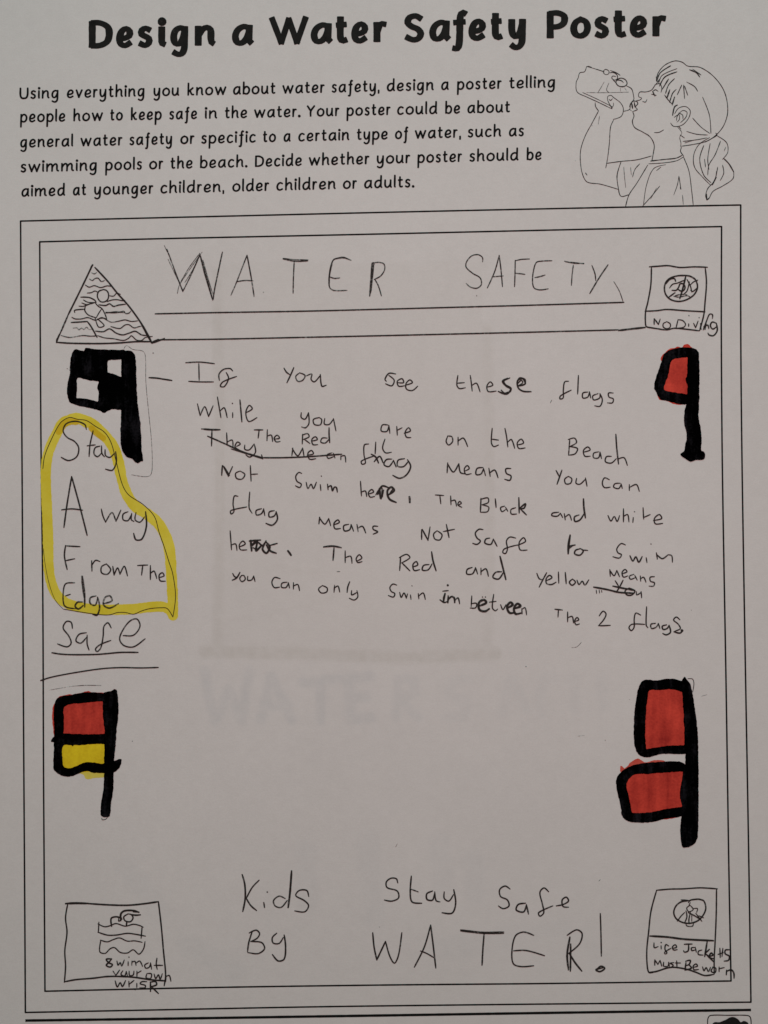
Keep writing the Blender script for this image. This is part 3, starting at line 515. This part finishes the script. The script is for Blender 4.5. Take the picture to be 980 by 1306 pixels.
# ------------------------------------------------------------------ handwritten lines
HW = [
 [('a1', '228,70 300,67 375,75;295,75 297,160;243,165 300,168 370,168;400,160 398,130 420,105 455,100 468,112;435,120 447,150 425,192 405,190 418,168 488,140'),
  ('b1', 'w1.1 10,98 22,118 38,130;w1.1 60,95 45,130 25,172;90,122 70,140 80,165 105,160 117,135 90,122;125,137 152,128 148,155 165,168 195,135;w1.1 195,130 203,190 225,185'),
  ('b1', 'w1.1 580,128 545,125 525,155 532,165;545,135 572,160 560,188 528,178;588,172 620,172 612,152 588,165 595,190 625,188;630,185 665,172 652,158 632,178 635,205 665,212 692,190'),
  ('c1', '97,75 92,125 105,142 135,138;92,115 130,112;160,75 165,110 170,155;170,125 192,115 210,158;245,135 275,125 262,108 245,130 252,157 292,155;w1.4 350,90 325,105 345,130 367,145 345,170 303,157;w1.1 362,88 332,104 340,122 368,140 366,158;w1.2 318,150 335,166 352,160;w1.3 400,130 440,118 428,92 402,102 405,138 430,156 470,158;404,128 428,112 420,100 402,118;w1.1 398,112 412,88 440,96 442,112'),
  ('c1', '662,105 642,108 635,150 634,190 618,195 620,180 675,150;712,75 708,170;760,160 735,165 735,190 760,185 768,160;768,158 775,190;812,168 785,180 790,200 820,190 822,168;822,168 834,200 822,232 795,230;890,165 866,165 868,185 890,195 885,215 860,215')],
 [('a1', '288,280 302,340;302,340 325,295 345,345;345,345 368,290;390,245 408,350;405,315 425,300 440,350;468,325 468,350;p.8 466,277;w1.15 505,260 515,372;537,325 568,305 552,288 535,325 550,370 592,350'),
  ('b1', '98,325 98,350 118,358 135,325;135,325 137,380 120,402 100,398;190,350 160,360 165,385 195,387 202,360 188,350;218,355 216,383 240,385 262,358;262,355 275,418'),
  ('b1', '540,388 512,388 506,418 535,420 545,390;545,390 550,430;585,395 588,440;588,415 612,402;623,430 655,418 645,402 628,425 635,450 657,452'),
  ('c1', '45,385 37,412 50,430 70,412 66,388 45,384;98,390 98,430;98,410 125,395 147,438'),
  ('c1', '272,345 268,418 280,438 304,430;268,400 304,405;337,345 345,385 352,440;352,415 370,402 387,447;400,430 432,420 420,400 400,420 408,447 440,445'),
  ('c1', '668,400 662,480;660,402 692,395 702,418 668,438;668,438 707,448 695,475 662,482;738,467 772,455 760,440 738,458 745,487 772,487;815,465 790,472 790,495 815,495 822,467;822,465 830,500;880,488 855,490 850,515 880,522 905,500;w1.2 903,375 908,450 917,527;913,502 945,495 962,534')],
 [('a1', 'w1.4 310,408 360,412 403,412;w1.1 362,415 360,495;437,428 440,490;440,475 465,465 470,502;488,497 507,485 492,475 480,500 505,518;530,490 530,512 552,515 577,485;578,485 584,528 555,552 535,540'),
  ('a1', 'w1.2 340,445 420,480 520,525 620,555;w1.2 620,555 720,555 850,550 1025,537;w.9 460,510 530,532 620,560;615,540 622,562'),
  ('a1', 'w1.1 578,413 622,413;603,413 598,455;645,412 643,468;643,445 665,440 672,472;682,460 707,455 695,440 680,455 690,474 710,472'),
  ('b1', '105,435 103,485;103,440 130,432 138,448 108,462;112,460 142,482;153,470 180,462 170,448 152,462 158,488 182,488;230,455 205,455 198,475 220,480 240,460;w1.2 240,402 240,440 243,478'),
  ('b1', '55,505 50,545;52,508 80,545 105,505;105,505 112,547;128,542 160,535 150,518 132,532 140,562 172,560;255,530 230,540 235,558 262,550;262,532 270,556;300,545 300,565;300,548 320,545 325,577'),
  ('b1', '442,485 420,490 418,540 425,582 408,588 405,572 472,545;478,475 475,535;525,460 513,505 528,530 558,527;w1.3 455,537 478,552 492,582;w1.2 470,575 498,548 515,580;w1.1 560,562 532,565 520,590 545,600 568,570;w1.1 568,568 582,602;w1.1 625,560 592,568 590,598 620,600 645,572;w1.2 640,565 656,600 635,642 600,660 565,645'),
  ('c1', 'w1.1 45,520 42,572;w1.1 44,525 74,568 102,525;w1.1 102,525 110,570 135,578;135,562 155,550 145,535 130,552 138,580 165,576;w1.1 225,545 195,550 190,580 215,578 228,550;228,550 238,586;255,548 262,590;w1.1 260,572 285,558 302,597;w1.1 367,550 342,552 345,575 368,588 362,610 336,605'),
  ('d1', 'w1.1 278,160 295,192;w1.1 308,158 297,190 283,230;340,190 322,205 328,228 352,225 358,202 340,190;383,200 380,225 400,230 427,205;428,198 436,240'),
  ('d1', '550,207 525,198 514,225 525,247 554,245;605,225 578,228 572,245 598,252 610,230;610,228 616,252;652,232 652,262;652,247 688,232 703,266')],
 [('e1', 'w1.1 172,105 175,55;178,55 207,110;205,110 227,60;p.8 184,60 212,106;265,83 243,95 248,120 275,124 290,100 268,84;318,55 322,135;322,100 355,98'),
  ('e1', '580,95 565,90 550,110 556,135 578,150 570,167 548,158;603,140 612,172 628,150 640,172 655,140;675,152 678,182;w.9 p.8 680,108;w1.1 712,150 715,178;w1.2 715,165 730,158 737,184 747,165 757,167 762,190'),
  ('f1', '40,135 45,210;45,190 65,185 72,213;80,200 107,190 97,177 80,195 90,216 112,212;w1.7 137,172 142,222;w1.5 128,202 150,160 182,167;w1.4 145,225 158,180;w1.6 182,205 212,182 197,165 177,185 187,225 222,243;w1.2 188,200 205,175;w1.3 150,170 152,215;w1.1 118,205 135,175;w2 290,215 292,243'),
  ('f1', '422,205 465,208;445,208 450,250;500,210 502,255;502,237 522,232 530,262;538,257 555,247 545,238 537,255 557,268'),
  ('f1', 'w1.1 655,222 652,290;652,228 690,220 692,243 660,255;660,255 694,267 688,290 652,293;w1.1 728,225 732,268;775,262 755,270 762,290 780,280;780,268 792,288;832,270 808,280 810,302 837,302;w1.2 848,218 850,297;w1.3 850,275 882,250 875,272 855,275;w1.2 858,278 887,307'),
  ('d1', 'w1.1 292,373 260,378 256,390 285,393 300,378;300,378 312,400;320,380 325,412;325,398 345,385 357,414;w1.2 395,387 372,397 375,420 400,412 420,382;w1.4 418,305 420,350 428,402'),
  ('d1', '543,390 558,418 575,395 590,420 602,390;622,355 622,422;622,395 643,385 650,422;672,400 670,425;p.7 678,370;722,350 725,408;725,400 758,385;775,415 817,405 805,385 780,405 785,432 822,430')],
 [('e1', '255,212 237,210 230,250 234,290 220,302 218,285 300,266;315,190 312,270 327,298;w1.1 375,275 348,285 350,307 375,300 386,277;386,275 392,310;w1.1 440,285 415,292 415,317 440,312 450,292;w1.2 450,290 456,330 430,359 398,350'),
  ('e1', 'w1.1 672,318 668,352;670,320 698,354 718,325;718,325 728,362;w1.1 745,357 772,345 765,332 745,350 750,377 778,376;w1.1 820,355 795,362 798,388 825,382 832,357;832,355 845,390;862,355 868,392;w1.1 868,374 890,365 907,399;w1.1 968,365 945,365 945,380 968,393 945,405'),
  ('f1', 'w1.1 352,432 352,382;w1.1 355,380 385,437;385,435 395,368;430,388 413,405 420,430 445,434 456,408 432,388;w1.1 478,355 492,422;462,392 520,380'),
  ('f1', 'w1.1 665,382 645,380 626,400 635,425 652,440 635,457 613,452;w1.1 700,425 680,430 675,450 705,457 718,430;w1.1 718,430 737,467;832,425 802,420 785,440 790,480 780,504 766,498 775,480 840,460;840,462 882,442 872,423 850,448 855,485 890,486'),
  ('d1', 'w1.7 350,490 342,540 340,585;w1.3 340,548 375,540;340,562 362,545;w1.2 400,560 378,567 373,585 400,592 417,570 400,558;415,566 440,568'),
  ('d1', '632,540 610,533 588,560 594,580 612,590 600,607 568,600;w1.2 655,595 670,622 685,600 700,628 717,600;738,605 742,630;p.7 762,535;w1.1 790,580 795,612;w1.1 793,590 820,610 850,590;850,590 868,595 872,628')],
 [('e1', '215,388 222,485;222,460 243,455 250,488;262,470 292,455 280,440 262,460 268,484 300,485;w1.8 320,437 325,490;w1.5 313,440 370,435;w1.5 325,460 352,440 347,490 377,460;w1.3 330,462 352,446 372,462 352,482 332,474;w1.6 398,440 380,480 400,502 417,470 398,445;w1.5 400,460 420,490 450,502;w1.3 420,462 455,452;w2 510,490 526,512'),
  ('e1', 'w1.4 692,470 740,466 782,474;w1.2 745,475 740,538;802,490 802,550;802,525 830,518 837,553;862,542 887,527 874,510 858,530 866,549 888,545'),
  ('f1', 'w1.1 245,520 240,590;238,525 275,508 292,525 250,552;w1.1 252,552 292,592;w1.1 308,572 332,562 325,545 308,560 314,590 342,586;w1.1 390,560 362,565 356,588 385,587 405,557;w1.3 403,495 410,540 426,592'),
  ('f1', 'w1.1 610,575 585,585 583,608 612,607 627,577;627,575 638,609;655,578 655,612;w1.1 655,597 680,582 693,620;w1.2 760,597 730,600 716,625 745,634 768,602;w1.4 752,518 765,570 782,637'),
  ('g1', 'w1.1 140,165 152,192 168,198;w1.1 190,162 167,205 152,235;w1.1 190,202 217,187 205,175 188,192 190,217 215,222 238,210;250,158 252,215;w1.1 285,160 290,218;w1.1 322,194 306,210 320,226 337,210 322,194;w1.1 345,200 355,222 372,205 385,225 405,198'),
  ('g1', '515,180 512,145;512,148 534,177 548,150;548,150 562,182;575,167 600,157 590,145 575,160 582,184 604,178;635,170 612,180 618,195 640,188;640,176 652,199;668,178 670,205;670,192 685,185 697,210;740,182 718,185 720,205 740,213 735,230 713,230'),
  ('g1', 'w1.4 430,235 500,248 560,262 632,266;w1.4 528,230 580,241 640,252;w1.1 540,203 557,230;w1.1 580,200 562,235 545,262;w1.1 610,240 590,255 600,275 625,275 640,255 612,240;648,258 650,275 672,262;672,258 675,290;w.8 443,250 445,267;w.8 458,250 460,265;w.8 470,252 472,262')],
 [('i1', '68,205 78,222 92,225;w1.2 105,200 88,228 66,240;115,215 104,230 115,247 132,235 125,216 112,216;145,220 145,240 165,238 175,218;175,218 182,246'),
  ('i1', '310,232 282,226 268,250 280,277 307,275;345,250 320,255 317,275 340,277 352,254;352,252 358,280;378,252 378,285;378,270 400,262 409,293'),
  ('i1', '525,268 506,285 520,305 547,300 550,280 525,267;588,265 585,302;587,280 605,270 614,300;w1.1 665,248 655,275 652,302;675,293 675,315 702,302;702,293 706,325 688,341 663,332'),
  ('j1', '145,225 125,220 110,238 118,258 135,268 128,286 102,278;160,262 168,288 182,265 194,292;194,292 200,270;215,275 218,298;p.7 w.9 222,228;255,268 258,295;258,280 280,265 291,298'),
  ('j1', 'w1.1 380,256 408,253;w1.7 392,268 386,290 384,312;w1.6 405,225;w1.2 366,300 388,314 404,308;w1.5 408,280 406,315;w1.5 406,302 424,284 438,290 441,314;w1.1 p.85 443,302 458,290 466,320'),
  ('j1', '528,280 525,335;525,320 552,318 547,341 520,342;w1.8 565,332 602,315 590,300 565,315 567,350 595,359 617,346;w.9 582,285;w.9 597,285;640,272 633,340 648,356 660,347;617,312 652,308;675,325 687,350 702,325;w1.8 710,342 737,325 725,313 708,335 720,366 745,366;w1.8 745,345 777,332 760,320 743,345 752,372 778,368;783,345 785,372;785,348 800,340 808,377'),
  ('g1', 'w1.1 232,348 270,352;250,352 248,388;297,362 297,412;297,392 320,385 327,417;335,410 354,402 345,390 333,408 340,427 357,423'),
  ('g1', '458,382 478,358 493,372 482,400 455,432;455,432 480,432 515,430'),
  ('g1', '670,378 645,368 637,395 636,440 622,457 610,442 625,425 690,425;700,335 698,430 707,442;w1.1 745,420 722,425 725,446 748,440 760,422;760,420 768,446;w1.2 802,428 780,435 785,451 805,446 815,430;w1.2 815,430 822,465 800,479 783,472;870,402 852,388 838,403 862,425 872,447 845,460;w1.3 840,463 870,470 885,458;w2.1 880,456')]]
for ln in HW: words('handwritten_line', None, ln, wd=1.6, press=.88)

# ------------------------------------------------------------------ slogan at the bottom
words('slogan_line', None, [
 ('k1', 'w1.2 75,60 88,110 90,180 78,245;160,88 125,125 95,180;w1.1 95,178 118,215 147,240;w1.2 183,200 187,225;p.8 200,147;290,180 260,168 232,190 240,217 270,224 300,190;w1.4 322,42 314,150 305,225;408,170 398,140 360,140 343,165 385,190 407,215 388,246 338,242'),
 ('k2', '137,75 132,60 112,58 95,72 98,92 135,105 140,130 115,142 88,138;w1.1 187,50 183,110 190,145 225,150;185,98 212,108;w1.1 265,105 244,115 245,136 265,138 273,112;273,108 278,140 292,145;308,108 308,132 325,142 342,118;w1.1 343,100 350,150 337,186 300,185'),
 ('k2', '550,98 532,87 512,100 515,125 540,138 546,160 525,170 507,160;w1.1 607,150 580,155 573,175 600,182 610,157;w1.1 610,155 618,190;692,108 675,94 660,110 668,150 674,185 660,198 655,185 707,160;720,160 745,155 765,142 757,128 742,138 745,162 765,165')], wd=1.75, press=.86)
words('slogan_line', None, [
 ('k1', 'w1.1 125,345 108,400 102,445;110,352 145,338 162,355 150,378 118,395;120,395 172,400 187,430 155,455 103,450;248,353 226,375 230,402 260,404 280,375;w1.1 285,362 292,420 285,482 255,492 226,460'),
 ('k2', 'w1.1 45,258 50,310 60,358;w1.1 60,358 92,290;92,290 108,345 125,370 140,340 152,258;258,230 235,310 198,385;w1.1 258,230 268,310 277,388;w.9 220,325 245,335 270,350;w1.1 368,248 450,257 527,256;w.8 368,252 450,261 527,261;w1.1 455,258 450,320 447,378;637,268 600,256 570,270 557,325 562,372 590,383 637,380;563,325 610,324 677,343;w1.4 p.9 770,275 760,340 765,395;w1.2 773,300 772,400;760,268 795,248 815,262 805,300 765,335;p.85 w1.3 768,335 790,370 814,400;882,188 884,250 886,345;w1.2 870,392 885,382 898,390 880,402 866,395 890,388')], wd=1.75, press=.86)

# ------------------------------------------------------------------ small signs at the bottom
sw = empty('swimming_sign_drawing', poster)
strokes('sign_outline', sw, 'sw', 'w1.5 130,122 200,119 290,121;w1.2 280,121 420,130 560,133 680,122 775,108;145,125 130,220 140,320 125,450 130,560 122,668;w1.05 775,108 795,280 810,450 825,620 815,692;w1.15 122,665 200,650 320,640 420,628 530,628 620,635 720,650 825,658', 1.75, 1.0)
strokes('swimmer', sw, 'sw', 'w1.1 565,193 535,213 543,240 580,247 599,220 587,198 562,193;w1.6 555,250 553,275;w1.3 450,280 447,225 480,213 520,222;w1.5 513,240 515,192 540,172 600,170 640,182;w1.4 590,198 620,202 650,199;500,222 500,244 522,230;w1.2 600,178 640,180', 1.55, 1.0)
strokes('water_waves', sw, 'sw', '355,262 400,282 440,275 480,260 545,278 600,265 640,272 670,285;362,250 358,322;w1.1 662,280 655,362;w1.1 355,320 420,340 480,340 560,328 620,335 685,347;372,375 420,387 460,372 505,360 560,382 610,380 662,390;375,375 368,455 405,467 440,435 470,427 510,460 560,464 600,442 640,472 672,435 682,385', 1.5, .9)
strokes('sign_caption', sw, 'sw', 'w1.2 450,505 413,508 430,532 456,545 440,562 413,550 430,530 450,507;487,520 495,550 510,530 520,555 538,513;565,525 565,552;p.7 570,492;590,550 592,520;592,528 612,522 620,550;620,535 645,520 665,557;705,533 680,548 688,570 712,562 720,535;720,532 728,577;765,500 760,545 767,577;745,550 805,550;'
  'p.9 460,590 480,620;480,620 505,583;528,588 515,612 540,624 552,592;552,592 560,622;572,590 575,620 600,617 605,590;626,590 626,632;628,605 655,588;695,608 690,636 720,641 727,610 700,606;745,610 757,642 775,615 787,647 802,608;826,662 828,620;828,628 850,620 862,660;'
  '475,658 490,700 510,670 525,697 547,655;570,660 572,700;572,682 605,655;625,675 625,703;p.8 612,718;694,664 660,664 648,678 684,690 682,706 646,706;w1.2 720,665 720,732;w1.2 718,668 755,663 762,685 725,698;w1.2 725,697 775,746', 1.6, .95)
lj = empty('life_jacket_sign_drawing', poster)
strokes('sign_outline', lj, 'lj', '205,85 300,77 390,75 500,68 560,70 628,75;205,88 167,230 150,380 138,500 140,600 152,655 180,657;622,75 620,250 612,450 606,560 606,668;w1.1 152,655 200,650 280,625 330,620 420,635 480,655 540,677 600,670;w1.4 160,403 280,410 400,425 600,435', 1.75, .95)
strokes('life_jacket_symbol', lj, 'lj', 'w1.4 420,160 380,164 342,192 325,240 345,285 400,312 460,310 510,282 546,220 536,162 505,148 465,149 436,156 428,170;w1.2 376,152 410,154 440,158;438,190 415,208 430,234 460,218 440,190;w1.2 400,240 375,265 350,300;w1.2 410,228 416,270 400,312;w1.2 440,240 430,290 432,318;w1.2 425,240 470,262 505,285;462,212 490,212 484,238;w1.1 410,315 415,332 455,334 462,315;w1.1 478,245 520,300;w1.1 500,262 532,276;440,170 430,190;p.8 450,250 450,300', 1.35, .85)
strokes('sign_caption', lj, 'lj', '188,450 190,484 216,476;237,470 238,492;p.8 237,447;290,472 270,462 264,495 278,520 265,528 262,515 305,488;318,488 345,480 335,463 315,480 325,500 349,497;'
  'w1.1 398,460 452,458;w1.1 428,460 425,505 400,515 393,505;470,482 448,485 450,503 472,500;474,480 482,515;520,500 497,508 496,530 528,535;w1.3 557,442 540,545;w1.2 542,525 572,495;w1.2 545,525 572,550 600,580;w1.2 570,545 597,535 585,520 570,550 600,560;645,487 648,552;632,530 668,518;666,488 660,545;w1.1 712,498 684,500 682,525 710,542 705,570 675,577;'
  'w1.1 193,605 193,568;195,570 215,600;215,600 230,572;230,572 242,612;255,585 255,612 285,612 290,585;290,585 295,612;325,588 300,592 322,606 305,622;345,575 348,620;335,590 372,590;w1.2 410,588 403,640;w1.2 408,578 440,572 432,600 410,608;w1.2 432,604 448,625 405,640;462,620 490,612 480,597 460,612 466,637 497,635;525,617 535,645 550,622 566,650 580,620;597,620 585,648 612,657 617,627 595,618;640,650 640,618;640,630 675,622;w1.2 690,672 692,640;w1.2 692,648 725,638 742,660 744,695', 1.65, .92)

# faint smudges, crumbs and stray pencil ticks
for mark in 'p.5 336,372.5;p.3 608,377;w.5 p.45 729,826 736,825 742,819;w.9 p.6 671,850;w.5 p.5 766,1122 764,1124;w.4 p.28 737,939 746,938;p.45 w.8 195,450;w.5 p.4 895,888 902,886;p.35 w.7 803,892;w.5 p.5 505,1080 507,1076;p.3 734,205;p.3 755,160;w.8 p.45 169,945;p.35 w.7 484,1182;p.35 772,944;w.6 p.4 702,514 704,510;p.3 w.8 430,729 434,729;p.5 w.6 882,778'.split(';'):
    strokes('stray_pencil_mark', poster, 'px', mark, 1.3, .8)

print('objects', len(C.objects), 'strokes', zc[0])
